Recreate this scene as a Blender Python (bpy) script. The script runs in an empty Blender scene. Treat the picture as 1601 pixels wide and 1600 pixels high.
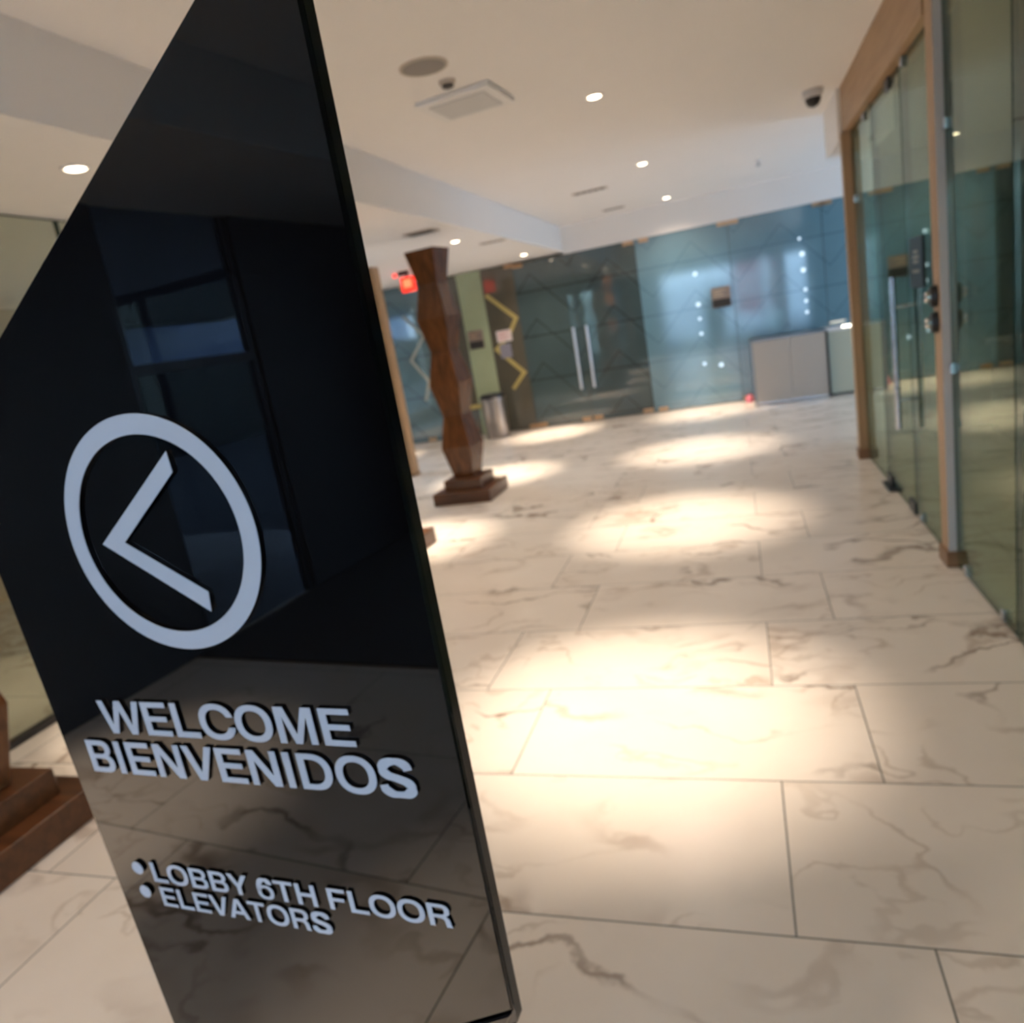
import bpy, bmesh, math, random
from mathutils import Vector, Matrix, Euler

random.seed(4)
S = bpy.context.scene
COL = S.collection

# ------------------------------------------------------------------ camera
cam_data = bpy.data.cameras.new('camera')
cam = bpy.data.objects.new('camera', cam_data)
COL.objects.link(cam)
cam.matrix_world = Matrix((
    (0.94503981, 0.09000986, 0.31432145, 0.0),
    (0.28015611, 0.27269451, -0.92040766, 0.0),
    (-0.1685595, 0.95788096, 0.23249036, 1.5),
    (0, 0, 0, 1)))
cam_data.sensor_width = 36.0
cam_data.sensor_fit = 'HORIZONTAL'
cam_data.lens = 36.0 * 1146.8 / 1601.0
cam_data.clip_start = 0.02
cam_data.clip_end = 300
cam_data.dof.use_dof = True
cam_data.dof.focus_distance = 0.80 * 0.5 + 0.012
cam_data.dof.aperture_fstop = 9.0
S.camera = cam

# ------------------------------------------------------------------ view
S.view_settings.view_transform = 'Standard'
S.view_settings.look = 'None'
S.view_settings.gamma = 1.0
S.view_settings.use_curve_mapping = False
S.view_settings.exposure = 0.58

# ------------------------------------------------------------------ world: overcast daylight outside
W = bpy.data.worlds.new('daylight')
S.world = W
W.use_nodes = True
wn = W.node_tree.nodes
wn['Background'].inputs['Color'].default_value = (0.50, 0.72, 1.0, 1)
wn['Background'].inputs['Strength'].default_value = 7.5


def portal(name, loc, rot, sx, sy):
    d = bpy.data.lights.new(name, 'AREA')
    d.shape = 'RECTANGLE'
    d.size, d.size_y = sx, sy
    d.cycles.is_portal = True
    o = bpy.data.objects.new(name, d)
    o.location = loc
    o.rotation_euler = rot
    COL.objects.link(o)


WB0, WB1 = -2.4, 4.1        # window span in the wall behind the camera
portal('window_portal', ((WB0 + WB1) / 2, -4.25, 1.25), (math.radians(90), 0, 0), WB1 - WB0, 2.5)
portal('window_portal', (-3.5, -2.2, 1.25), (math.radians(90), 0, math.radians(-90)), 0.95, 2.5)
portal('window_portal', (-6.55, 8.4, 1.3), (math.radians(90), 0, math.radians(-90)), 2.2, 2.2)
portal('window_portal', (4.38, 9.5, 1.4), (math.radians(90), 0, math.radians(90)), 3.0, 2.2)  # daylight through the added right-hand window

SPOT_W = 410.0
FLOOD_W = 44.0
WARM = (1.0, 0.82, 0.66)

# ------------------------------------------------------------------ node helpers


def newmat(name):
    m = bpy.data.materials.new(name)
    m.use_nodes = True
    nt = m.node_tree
    return m, nt, nt.nodes['Principled BSDF']


def N(nt, typ, **kw):
    n = nt.nodes.new(typ)
    for k, v in kw.items():
        setattr(n, k, v)
    return n


def val(nt, op, a, b=None, c=None, clamp=False):
    n = nt.nodes.new('ShaderNodeMath')
    n.operation = op
    n.use_clamp = clamp
    for i, x in enumerate((a, b, c)):
        if x is None:
            continue
        if isinstance(x, (int, float)):
            n.inputs[i].default_value = x
        else:
            nt.links.new(x, n.inputs[i])
    return n.outputs[0]


def mix(nt, f, a, b):
    n = nt.nodes.new('ShaderNodeMix')
    n.data_type = 'RGBA'
    for sock, x in ((n.inputs[0], f), (n.inputs[6], a), (n.inputs[7], b)):
        if isinstance(x, (int, float)):
            sock.default_value = x
        elif isinstance(x, tuple):
            sock.default_value = (x[0], x[1], x[2], 1)
        else:
            nt.links.new(x, sock)
    return n.outputs[2]


def simple(name, col, rough=0.5, metal=0.0, spec=0.5, var=0.06, scale=8.0, ior=1.5):
    """plain surface with a little procedural unevenness of its own"""
    m, nt, b = newmat(name)
    tc = N(nt, 'ShaderNodeTexCoord')
    no = N(nt, 'ShaderNodeTexNoise')
    no.inputs['Scale'].default_value = scale
    no.inputs['Detail'].default_value = 3
    nt.links.new(tc.outputs['Object'], no.inputs['Vector'])
    c1 = tuple(max(0, x * (1 - var)) for x in col)
    c2 = tuple(min(1, x * (1 + var)) for x in col)
    nt.links.new(mix(nt, no.outputs['Fac'], c1, c2), b.inputs['Base Color'])
    b.inputs['Roughness'].default_value = rough
    b.inputs['Metallic'].default_value = metal
    b.inputs['Specular IOR Level'].default_value = spec
    b.inputs['IOR'].default_value = ior
    return m


def wood(name, dark, light, rough=0.35, scale=1.0, axis='Z'):
    m, nt, b = newmat(name)
    tc = N(nt, 'ShaderNodeTexCoord')
    mp = N(nt, 'ShaderNodeMapping')
    st = {'Z': (14, 14, 0.9), 'X': (0.9, 14, 14), 'Y': (14, 0.9, 14)}[axis]
    mp.inputs['Scale'].default_value = tuple(s * scale for s in st)
    nt.links.new(tc.outputs['Object'], mp.inputs['Vector'])
    n1 = N(nt, 'ShaderNodeTexNoise')
    n1.inputs['Scale'].default_value = 1.6
    n1.inputs['Detail'].default_value = 6
    n1.inputs['Distortion'].default_value = 0.6
    nt.links.new(mp.outputs[0], n1.inputs['Vector'])
    r = N(nt, 'ShaderNodeValToRGB')
    r.color_ramp.elements[0].position = 0.3
    r.color_ramp.elements[0].color = (*dark, 1)
    r.color_ramp.elements[1].position = 0.72
    r.color_ramp.elements[1].color = (*light, 1)
    nt.links.new(n1.outputs['Fac'], r.inputs[0])
    nt.links.new(r.outputs[0], b.inputs['Base Color'])
    b.inputs['Roughness'].default_value = rough
    return m


def emit(name, col, strength):
    m, nt, b = newmat(name)
    nt.nodes.remove(b)
    e = N(nt, 'ShaderNodeEmission')
    e.inputs['Color'].default_value = (*col, 1)
    e.inputs['Strength'].default_value = strength
    nt.links.new(e.outputs[0], nt.nodes['Material Output'].inputs[0])
    return m


def clear_glass(name, tint, f0=0.045, boost=1.0):
    """architectural pane: see-through with tint, mirror grows with grazing angle"""
    m, nt, b = newmat(name)
    nt.nodes.remove(b)
    lw = N(nt, 'ShaderNodeLayerWeight')
    lw.inputs['Blend'].default_value = 0.5
    p = val(nt, 'POWER', lw.outputs['Facing'], 4.9)
    f = val(nt, 'MULTIPLY_ADD', p, boost * (1 - f0), f0, clamp=True)
    tr = N(nt, 'ShaderNodeBsdfTransparent')
    tr.inputs[0].default_value = (*tint, 1)
    gl = N(nt, 'ShaderNodeBsdfGlossy')
    gl.inputs['Color'].default_value = (0.80, 0.88, 0.75, 1)
    gl.inputs['Roughness'].default_value = 0.0
    mx = N(nt, 'ShaderNodeMixShader')
    nt.links.new(f, mx.inputs[0])
    nt.links.new(tr.outputs[0], mx.inputs[1])
    nt.links.new(gl.outputs[0], mx.inputs[2])
    nt.links.new(mx.outputs[0], nt.nodes['Material Output'].inputs[0])
    return m


def floor_material():
    m, nt, b = newmat('marble_tile_floor')
    geo = N(nt, 'ShaderNodeNewGeometry')
    sp = N(nt, 'ShaderNodeSeparateXYZ')
    nt.links.new(geo.outputs['Position'], sp.inputs[0])
    x, y = sp.outputs[0], sp.outputs[1]
    TH, TW = 0.612, 1.2
    v = val(nt, 'DIVIDE', val(nt, 'SUBTRACT', y, 1.530), TH)
    row = val(nt, 'FLOOR', v)
    fv = val(nt, 'FRACT', v)
    par = val(nt, 'FLOORED_MODULO', row, 2.0)          # 0 for the row 1.53..2.142
    off = val(nt, 'MULTIPLY', par, 0.295)
    u = val(nt, 'DIVIDE', val(nt, 'SUBTRACT', x, off), TW)
    colm = val(nt, 'FLOOR', u)
    fu = val(nt, 'FRACT', u)
    du = val(nt, 'MULTIPLY', val(nt, 'MINIMUM', fu, val(nt, 'SUBTRACT', 1.0, fu)), TW)
    dv = val(nt, 'MULTIPLY', val(nt, 'MINIMUM', fv, val(nt, 'SUBTRACT', 1.0, fv)), TH)
    d = val(nt, 'MINIMUM', du, dv)
    mr = N(nt, 'ShaderNodeMapRange')
    mr.interpolation_type = 'SMOOTHSTEP'
    mr.inputs[1].default_value = 0.0016
    mr.inputs[2].default_value = 0.0030
    mr.inputs[3].default_value = 1.0
    mr.inputs[4].default_value = 0.0
    nt.links.new(d, mr.inputs[0])
    joint = mr.outputs[0]
    cmb = N(nt, 'ShaderNodeCombineXYZ')
    nt.links.new(colm, cmb.inputs[0])
    nt.links.new(row, cmb.inputs[1])
    wh = N(nt, 'ShaderNodeTexWhiteNoise')
    wh.noise_dimensions = '3D'
    nt.links.new(cmb.outputs[0], wh.inputs['Vector'])
    sc = N(nt, 'ShaderNodeVectorMath', operation='SCALE')
    nt.links.new(wh.outputs['Color'], sc.inputs[0])
    sc.inputs['Scale'].default_value = 40.0
    ad = N(nt, 'ShaderNodeVectorMath', operation='ADD')
    nt.links.new(geo.outputs['Position'], ad.inputs[0])
    nt.links.new(sc.outputs[0], ad.inputs[1])
    # warp
    wp = N(nt, 'ShaderNodeTexNoise')
    wp.inputs['Scale'].default_value = 2.2
    wp.inputs['Detail'].default_value = 5
    nt.links.new(ad.outputs[0], wp.inputs['Vector'])
    ws = N(nt, 'ShaderNodeVectorMath', operation='SCALE')
    nt.links.new(wp.outputs['Color'], ws.inputs[0])
    ws.inputs['Scale'].default_value = 0.55
    wa = N(nt, 'ShaderNodeVectorMath', operation='ADD')
    nt.links.new(ad.outputs[0], wa.inputs[0])
    nt.links.new(ws.outputs[0], wa.inputs[1])

    def veins(scale, stretch, rot, width, seed):
        mp = N(nt, 'ShaderNodeMapping')
        mp.inputs['Location'].default_value = (seed, seed * 1.7, 0)
        mp.inputs['Rotation'].default_value = (0, 0, rot)
        mp.inputs['Scale'].default_value = stretch
        nt.links.new(wa.outputs[0], mp.inputs['Vector'])
        n = N(nt, 'ShaderNodeTexNoise')
        n.inputs['Scale'].default_value = scale
        n.inputs['Detail'].default_value = 2.5
        n.inputs['Roughness'].default_value = 0.45
        nt.links.new(mp.outputs[0], n.inputs['Vector'])
        a = val(nt, 'ABSOLUTE', val(nt, 'SUBTRACT', n.outputs['Fac'], 0.5))
        r = N(nt, 'ShaderNodeMapRange')
        r.interpolation_type = 'SMOOTHERSTEP'
        r.inputs[1].default_value = 0.0
        r.inputs[2].default_value = width
        r.inputs[3].default_value = 1.0
        r.inputs[4].default_value = 0.0
        nt.links.new(a, r.inputs[0])
        # break the veins up
        mk = N(nt, 'ShaderNodeTexNoise')
        mk.inputs['Scale'].default_value = 1.7
        mk.inputs['Detail'].default_value = 3
        m2 = N(nt, 'ShaderNodeMapping')
        m2.inputs['Location'].default_value = (seed + 9, 3, seed)
        nt.links.new(ad.outputs[0], m2.inputs['Vector'])
        nt.links.new(m2.outputs[0], mk.inputs['Vector'])
        k = N(nt, 'ShaderNodeMapRange')
        k.interpolation_type = 'SMOOTHSTEP'
        k.inputs[1].default_value = 0.46
        k.inputs[2].default_value = 0.64
        nt.links.new(mk.outputs['Fac'], k.inputs[0])
        return val(nt, 'MULTIPLY', r.outputs[0], k.outputs[0])

    v1 = veins(1.15, (0.62, 1.5, 1), 0.62, 0.017, 1.0)
    v2 = veins(1.7, (0.55, 1.5, 1), -0.35, 0.045, 6.0)
    v3 = veins(3.4, (0.6, 1.3, 1), 0.9, 0.030, 11.0)
    cl = N(nt, 'ShaderNodeTexNoise')
    cl.inputs['Scale'].default_value = 2.0
    cl.inputs['Detail'].default_value = 4
    nt.links.new(wa.outputs[0], cl.inputs['Vector'])
    base = mix(nt, cl.outputs['Fac'], (0.65, 0.58, 0.495), (0.785, 0.722, 0.645))
    c = mix(nt, val(nt, 'MULTIPLY', v2, 0.5), base, (0.34, 0.25, 0.18))
    c = mix(nt, val(nt, 'MULTIPLY', v3, 0.40), c, (0.34, 0.25, 0.17))
    c = mix(nt, val(nt, 'MULTIPLY', v1, 0.8), c, (0.22, 0.155, 0.11))
    c = mix(nt, val(nt, 'MULTIPLY', joint, 0.93), c, (0.045, 0.05, 0.043))
    nt.links.new(c, b.inputs['Base Color'])
    ro = val(nt, 'MULTIPLY_ADD', joint, 0.45, 0.27)
    nt.links.new(ro, b.inputs['Roughness'])
    b.inputs['Specular IOR Level'].default_value = 0.42
    return m


def etched_glass(name, col, dark, rough=0.045, ior=1.75, lines=True):
    """dark back-coated glass with wide chevron bands etched into it"""
    m, nt, b = newmat(name)
    geo = N(nt, 'ShaderNodeNewGeometry')
    sp = N(nt, 'ShaderNodeSeparateXYZ')
    nt.links.new(geo.outputs['Position'], sp.inputs[0])
    x, z = sp.outputs[0], sp.outputs[2]
    no = N(nt, 'ShaderNodeTexNoise')
    no.inputs['Scale'].default_value = 3.0
    no.inputs['Detail'].default_value = 6
    nt.links.new(geo.outputs['Position'], no.inputs['Vector'])
    base = mix(nt, no.outputs['Fac'], tuple(c * 0.86 for c in col), tuple(c * 1.14 for c in col))
    if lines:
        # chevrons: |x| zig-zag against z, plus level bands
        fx = val(nt, 'FRACT', val(nt, 'DIVIDE', val(nt, 'ADD', x, 20.0), 1.18))
        tri = val(nt, 'ABSOLUTE', val(nt, 'SUBTRACT', fx, 0.5))
        zz = val(nt, 'MULTIPLY_ADD', tri, 1.30, z)
        f1 = val(nt, 'ABSOLUTE', val(nt, 'SUBTRACT', val(nt, 'FRACT', val(nt, 'DIVIDE', zz, 0.66)), 0.5))
        f2 = val(nt, 'ABSOLUTE', val(nt, 'SUBTRACT', val(nt, 'FRACT', val(nt, 'DIVIDE', val(nt, 'ADD', z, 0.25), 0.66)), 0.5))
        l1 = val(nt, 'LESS_THAN', f1, 0.022)
        l2 = val(nt, 'LESS_THAN', f2, 0.018)
        band = val(nt, 'MULTIPLY', val(nt, 'MAXIMUM', l1, l2), 0.75)
        base = mix(nt, band, base, dark)
        rr = val(nt, 'MULTIPLY_ADD', band, 0.06, rough)
        nt.links.new(rr, b.inputs['Roughness'])
    else:
        b.inputs['Roughness'].default_value = rough
    nt.links.new(base, b.inputs['Base Color'])
    b.inputs['IOR'].default_value = ior
    return m


M = {}
M['floor'] = floor_material()
M['ceiling'] = simple('white_ceiling_paint', (0.87, 0.845, 0.82), 0.85, spec=0.2, var=0.015, scale=2)
M['white'] = simple('white_paint', (0.82, 0.81, 0.80), 0.6, spec=0.3, var=0.02)
M['greywall'] = simple('charcoal_wall', (0.035, 0.036, 0.04), 0.5, var=0.1, scale=3)
M['cream'] = simple('cream_wall_paint', (0.62, 0.56, 0.46), 0.8, var=0.03, scale=2)
M['room'] = simple('dark_green_room_wall', (0.055, 0.062, 0.048), 0.8, var=0.1, scale=2)
M['oak'] = wood('oak_veneer', (0.36, 0.22, 0.11), (0.46, 0.29, 0.155), 0.5, 1.2, 'Z')
M['oak_y'] = wood('oak_veneer_long_grain', (0.36, 0.22, 0.11), (0.46, 0.29, 0.155), 0.5, 1.2, 'Y')
M['plinth'] = wood('brown_wood_plinth', (0.20, 0.10, 0.045), (0.30, 0.16, 0.075), 0.45, 1.5, 'X')
M['walnut'] = wood('red_brown_hardwood', (0.070, 0.026, 0.009), (0.165, 0.062, 0.020), 0.27, 1.3, 'Z')
M['walnut_x'] = wood('red_brown_hardwood_base', (0.058, 0.022, 0.008), (0.135, 0.050, 0.017), 0.3, 1.3, 'X')
M['graycol'] = simple('grey_laminate', (0.50, 0.48, 0.47), 0.5, var=0.04, scale=60)
M['pane'] = clear_glass('green_tinted_pane', (0.74, 0.80, 0.70))
M['pane_left'] = clear_glass('clear_left_pane', (0.90, 0.91, 0.85))
M['window'] = clear_glass('window_pane', (0.94, 0.97, 0.97), 0.03)
M['tinted'] = clear_glass('smoked_window_pane', (0.42, 0.46, 0.52), 0.03)
M['tinted_light'] = clear_glass('light_grey_window_pane', (0.70, 0.70, 0.70), 0.03)
M['glass_edge'] = simple('polished_dark_green_glass_edge', (0.008, 0.035, 0.028), 0.12, var=0.2)
M['etched'] = etched_glass('dark_teal_etched_glass', (0.060, 0.095, 0.100), (0.018, 0.028, 0.030), ior=1.9)
M['etched_teal'] = etched_glass('blue_teal_etched_glass', (0.150, 0.285, 0.360), (0.095, 0.185, 0.240), rough=0.085, ior=2.1)  # door glass made lighter and bluer, reflected daylight painted into its colour
M['etched_brown'] = etched_glass('brown_grey_glass', (0.10, 0.095, 0.072), (0.05, 0.04, 0.03), lines=False)
M['etched_blue'] = etched_glass('blue_grey_glass', (0.10, 0.17, 0.20), (0.04, 0.06, 0.07))
M['sage'] = etched_glass('sage_green_coated_glass', (0.36, 0.42, 0.27), (0.3, 0.3, 0.2), 0.12, 1.5, lines=False)
M['black'] = simple('black_gloss_acrylic', (0.0022, 0.0022, 0.0026), 0.015, spec=0.5, var=0.0, ior=1.5)
M['blackside'] = simple('black_satin_edge', (0.006, 0.006, 0.007), 0.12, var=0.05)
M['letter'] = simple('white_acrylic_face', (0.37, 0.445, 0.55), 0.4, var=0.008, scale=30)
M['steel'] = simple('brushed_steel', (0.62, 0.62, 0.63), 0.22, metal=1.0, var=0.06, scale=30)
M['satin'] = simple('satin_steel', (0.85, 0.86, 0.88), 0.42, metal=1.0, var=0.04, scale=30)
M['roomceil'] = simple('grey_room_ceiling', (0.12, 0.12, 0.11), 0.85)  # darkness of the unlit side room put into the ceiling colour
M['mat'] = simple('charcoal_entrance_mat', (0.04, 0.037, 0.034), 0.95, var=0.4, scale=90)
M['cansteel'] = simple('dull_brushed_steel', (0.34, 0.32, 0.31), 0.3, metal=1.0, var=0.08, scale=30)
M['copper'] = simple('warm_bronze_metal', (0.62, 0.42, 0.26), 0.3, metal=1.0, var=0.06)
M['darkmetal'] = simple('dark_metal', (0.05, 0.05, 0.052), 0.35, metal=0.6, var=0.08)
M['blackplastic'] = simple('black_plastic', (0.012, 0.012, 0.013), 0.35, var=0.1)
M['grille'] = simple('grey_speaker_mesh', (0.30, 0.28, 0.26), 0.8, var=0.15, scale=220)
M['ventdark'] = simple('dark_vent_slot', (0.05, 0.045, 0.04), 0.8, var=0.1)
M['ventframe'] = simple('beige_vent_frame', (0.50, 0.44, 0.38), 0.6)
M['gold'] = simple('matt_gold_foil', (0.50, 0.40, 0.14), 0.45, metal=0.25, var=0.08)
M['palegold'] = simple('pale_gold_foil', (0.36, 0.38, 0.33), 0.5, metal=0.2, var=0.08)
M['desk'] = simple('warm_grey_laminate', (0.52, 0.47, 0.41), 0.45, var=0.03, scale=20)
M['deskgreen'] = simple('back_painted_glass_front', (0.58, 0.60, 0.48), 0.15, var=0.03)
M['plaque'] = simple('taupe_plaque_face', (0.26, 0.20, 0.165), 0.4, var=0.06)
M['paper'] = simple('white_notice_paper', (0.78, 0.70, 0.69), 0.7, var=0.03)
M['paper_blue'] = simple('grey_blue_notice_paper', (0.24, 0.24, 0.30), 0.6, var=0.1, scale=30)
M['paper_red'] = simple('red_print', (0.55, 0.22, 0.22), 0.7)
M['pink'] = simple('pink_plastic', (0.85, 0.25, 0.33), 0.5)
M['red'] = simple('red_banner_cloth', (0.55, 0.05, 0.08), 0.7)
M['street'] = simple('grey_pavement', (0.10, 0.105, 0.11), 0.9, spec=0.1, var=0.15, scale=2)
M['facade'] = simple('pale_facade', (0.72, 0.75, 0.79), 0.8, var=0.2, scale=1)
M['facade_mid'] = simple('blue_grey_facade', (0.42, 0.54, 0.75), 0.8, var=0.3, scale=0.6)
M['facade_dark'] = simple('dark_facade', (0.014, 0.018, 0.024), 0.9, spec=0.05, var=0.2, scale=1)
M['lamp'] = emit('lamp_disc_glow', (1.0, 0.80, 0.56), 9.0)
M['exit_red'] = emit('exit_sign_red_glow', (1.0, 0.035, 0.02), 1.5)
M['exit_bright'] = emit('exit_sign_bright_glow', (1.0, 0.16, 0.07), 1.7)
M['red_led'] = emit('red_led_glow', (1.0, 0.03, 0.02), 2.0)
M['led_white'] = emit('cool_led_glow', (0.66, 0.84, 1.0), 1.1)
M['deskled'] = emit('desk_lamp_glow', (1.0, 0.92, 0.72), 5.0)
M['diffuser'] = simple('grey_white_diffuser', (0.60, 0.60, 0.60), 0.5, var=0.02)

# ------------------------------------------------------------------ geometry helpers


class MB:
    def __init__(s):
        s.v, s.f, s.mi = [], [], []

    def add(s, verts, faces, mi=0):
        o = len(s.v)
        s.v += [tuple(v) for v in verts]
        s.f += [tuple(i + o for i in f) for f in faces]
        s.mi += [mi] * len(faces)
        return s

    def box(s, x0, x1, y0, y1, z0, z1, mi=0):
        v = [(x0, y0, z0), (x1, y0, z0), (x1, y1, z0), (x0, y1, z0), (x0, y0, z1), (x1, y0, z1), (x1, y1, z1), (x0, y1, z1)]
        return s.add(v, [(0, 3, 2, 1), (4, 5, 6, 7), (0, 1, 5, 4), (1, 2, 6, 5), (2, 3, 7, 6), (3, 0, 4, 7)], mi)

    def rings(s, rings, cap=True, mi=0):
        n = len(rings[0])
        v = [p for r in rings for p in r]
        f = []
        for k in range(len(rings) - 1):
            for i in range(n):
                j = (i + 1) % n
                f.append((k * n + i, k * n + j, (k + 1) * n + j, (k + 1) * n + i))
        if cap:
            f.append(tuple(reversed(range(n))))
            f.append(tuple(range((len(rings) - 1) * n, len(rings) * n)))
        return s.add(v, f, mi)

    def lathe(s, prof, c=(0, 0, 0), n=32, axis='z', mi=0, cap=True):
        R = []
        for r, h in prof:
            ring = []
            for i in range(n):
                a = 2 * math.pi * i / n
                p = (r * math.cos(a), r * math.sin(a), h)
                if axis == 'x':
                    p = (p[2], p[0], p[1])
                elif axis == 'y':
                    p = (p[0], -p[2], p[1])
                ring.append((p[0] + c[0], p[1] + c[1], p[2] + c[2]))
            R.append(ring)
        return s.rings(R, cap, mi)

    def prism(s, poly, y0, y1, mi=0):
        """poly in x,z extruded along y"""
        return s.rings([[(x, y0, z) for x, z in poly], [(x, y1, z) for x, z in poly]], True, mi)

    def tube(s, pts, r, n=16, mi=0):
        R = []
        for k, p in enumerate(pts):
            p = Vector(p)
            a = Vector(pts[max(0, k - 1)])
            b = Vector(pts[min(len(pts) - 1, k + 1)])
            t = (b - a).normalized()
            up = Vector((0, 0, 1)) if abs(t.z) < 0.9 else Vector((1, 0, 0))
            e1 = t.cross(up).normalized()
            e2 = t.cross(e1)
            R.append([tuple(p + r * (math.cos(2 * math.pi * i / n) * e1 + math.sin(2 * math.pi * i / n) * e2)) for i in range(n)])
        return s.rings(R, True, mi)

    def build(s, name, mats, parent=None, bevel=0.0, smooth=False, loc=None, seg=2):
        me = bpy.data.meshes.new(name)
        me.from_pydata(s.v, [], s.f)
        bm = bmesh.new()
        bm.from_mesh(me)
        bmesh.ops.recalc_face_normals(bm, faces=bm.faces)
        bm.to_mesh(me)
        bm.free()
        if not isinstance(mats, (list, tuple)):
            mats = [mats]
        for m in mats:
            me.materials.append(m)
        for p, i in zip(me.polygons, s.mi):
            p.material_index = i
        if smooth:
            for p in me.polygons:
                p.use_smooth = True
            me.set_sharp_from_angle(angle=math.radians(35))
        o = bpy.data.objects.new(name, me)
        COL.objects.link(o)
        if parent:
            o.parent = parent
        if loc:
            o.location = loc
        if bevel:
            b = o.modifiers.new('bevel', 'BEVEL')
            b.width = bevel
            b.segments = seg
            b.limit_method = 'ANGLE'
            b.angle_limit = math.radians(30)
            b.harden_normals = False
        return o


def thing(name, label, cat, loc=(0, 0, 0), rz=0.0, group=None):
    o = bpy.data.objects.new(name, None)
    o.empty_display_size = 0.1
    COL.objects.link(o)
    o.location = loc
    o.rotation_euler = (0, 0, rz)
    return tag(o, label, cat, group)


def tag(o, label, cat, group=None):
    o['label'] = label
    o['category'] = cat
    if group:
        o['group'] = group
    return o


def struct(o):
    o['kind'] = 'structure'
    return o


def copy_thing(root, loc, label, rz=None):
    r = root.copy()
    COL.objects.link(r)
    r.location = loc
    r['label'] = label
    if rz is not None:
        r.rotation_euler = (0, 0, rz)
    for ch in list(root.children):
        c = ch.copy()
        COL.objects.link(c)
        c.parent = r
        for g in list(ch.children):
            d = g.copy()
            COL.objects.link(d)
            d.parent = c
    return r


# ------------------------------------------------------------------ the setting
H, HL = 2.87, 2.52           # main ceiling, low ceiling on the left
XS = -2.33                   # where the ceiling steps down
YF = 11.15                   # far glass wall
XG = 0.942                   # right-hand glass line
XL = -3.47                   # left-hand glass line

struct(MB().box(-6.6, 4.4, -4.3, 12.2, -0.12, 0).build('floor', M['floor']))
cl = MB()
cl.box(XS, 1.0, -4.3, 12.2, H, H + 0.15)
cl.box(1.0, 4.4, 7.5, 12.2, H, H + 0.15)
cl.box(-6.6, XS, -4.3, 12.2, HL, H + 0.15)
cl.box(XS, 4.4, YF - 0.02, 12.2, 2.485, H)
struct(cl.build('ceiling', M['ceiling']))
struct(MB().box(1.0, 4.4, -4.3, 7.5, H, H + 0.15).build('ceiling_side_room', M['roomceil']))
struct(MB().box(0.86, 1.25, 6.70, 7.55, 2.50, H).build('trim_1', M['ceiling']))       # bulkhead beyond the timber fascia
struct(MB().box(-6.6, 4.4, 12.05, 12.2, 0, 2.6).build('wall_far', M['room']))
b = MB()
b.box(4.25, 4.4, -4.3, 8.0, 0, H)
b.box(4.25, 4.4, 11.0, 12.2, 0, H)
b.box(4.25, 4.4, 8.0, 11.0, 0, 0.3)
b.box(4.25, 4.4, 8.0, 11.0, 2.5, H)
struct(b.build('wall_right', M['room']))
struct(MB().box(4.32, 4.33, 8.0, 11.0, 0.3, 2.5).build('window_4', M['tinted_light']))  # unseen window, added to bring blue daylight onto the right-hand panels
struct(MB().box(1.25, 4.25, 7.45, 7.55, 0, H).build('wall_side_room', M['room']))
# wall behind the camera with its big shopfront window
b = MB()
b.box(-3.6, WB0, -4.35, -4.2, 0, H)
b.box(WB1, 4.4, -4.35, -4.2, 0, H)
b.box(WB0, WB1, -4.35, -4.2, 2.5, H)
struct(b.build('wall_back', M['greywall']))
win = struct(MB().box(WB0, WB1, -4.285, -4.275, 0.0, 2.5).build('window_1', M['window']))
f = MB()
for k in range(5):
    x = WB0 + (WB1 - WB0) * k / 4
    f.box(x - 0.03, x + 0.03, -4.31, -4.25, 0, 2.5)
f.box(WB0, WB1, -4.31, -4.25, 0, 0.07).box(WB0, WB1, -4.31, -4.25, 2.43, 2.5)
f.build('window_frame', M['darkmetal'], win)
# dark wall on the left behind the camera with one tall window
b = MB()
b.box(XL - 0.1, XL, -4.2, -2.70, 0, HL)
b.box(XL - 0.1, XL, -1.70, 0.72, 0, HL)
struct(b.build('wall_left', M['greywall']))
win = struct(MB().box(XL - 0.055, XL - 0.045, -2.70, -1.70, 0, HL).build('window_2', M['tinted']))
MB().box(XL - 0.08, XL - 0.02, -2.70, -2.65, 0, HL).box(XL - 0.08, XL - 0.02, -1.75, -1.70, 0, HL).box(
    XL - 0.08, XL - 0.02, -2.65, -1.75, 1.62, 1.68).build('window_frame', M['darkmetal'], win)
# the room behind the left glass
struct(MB().box(-6.6, XL, 0.62, 0.72, 0, HL).build('wall_partition', M['cream']))
b = MB()
b.box(-6.6, -6.5, 0.72, 7.3, 0, HL)
b.box(-6.6, -6.5, 9.5, 12.05, 0, HL)
b.box(-6.6, -6.5, 7.3, 9.5, 0, 0.3)
b.box(-6.6, -6.5, 7.3, 9.5, 2.4, HL)
struct(b.build('wall_side', M['cream']))
struct(MB().box(-6.56, -6.55, 7.3, 9.5, 0.3, 2.4).build('window_3', M['window']))

tag(MB().box(-3.46, 2.8, -4.19, -1.6, 0.0, 0.012).build('entrance_mat', M['mat'], None, bevel=0.004), 'dark entrance mat behind the camera, seen only as reflection in the sign', 'mat')  # unseen sheet, added so the floor mirrored in the sign turns darker

# street outside (seen only in reflections)
struct(MB().box(-30, 30, -30, -4.35, -0.2, -0.12).box(-30, -6.6, -4.35, 14, -0.2, -0.12).box(-6.6, XL - 0.1, -4.35, 0.62, -0.2, -0.12).build('pavement', M['street']))
struct(MB().box(-9.0, XL - 0.1, -4.3, 0.6, 2.62, 2.8).build('canopy', M['facade_dark']))

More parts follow.
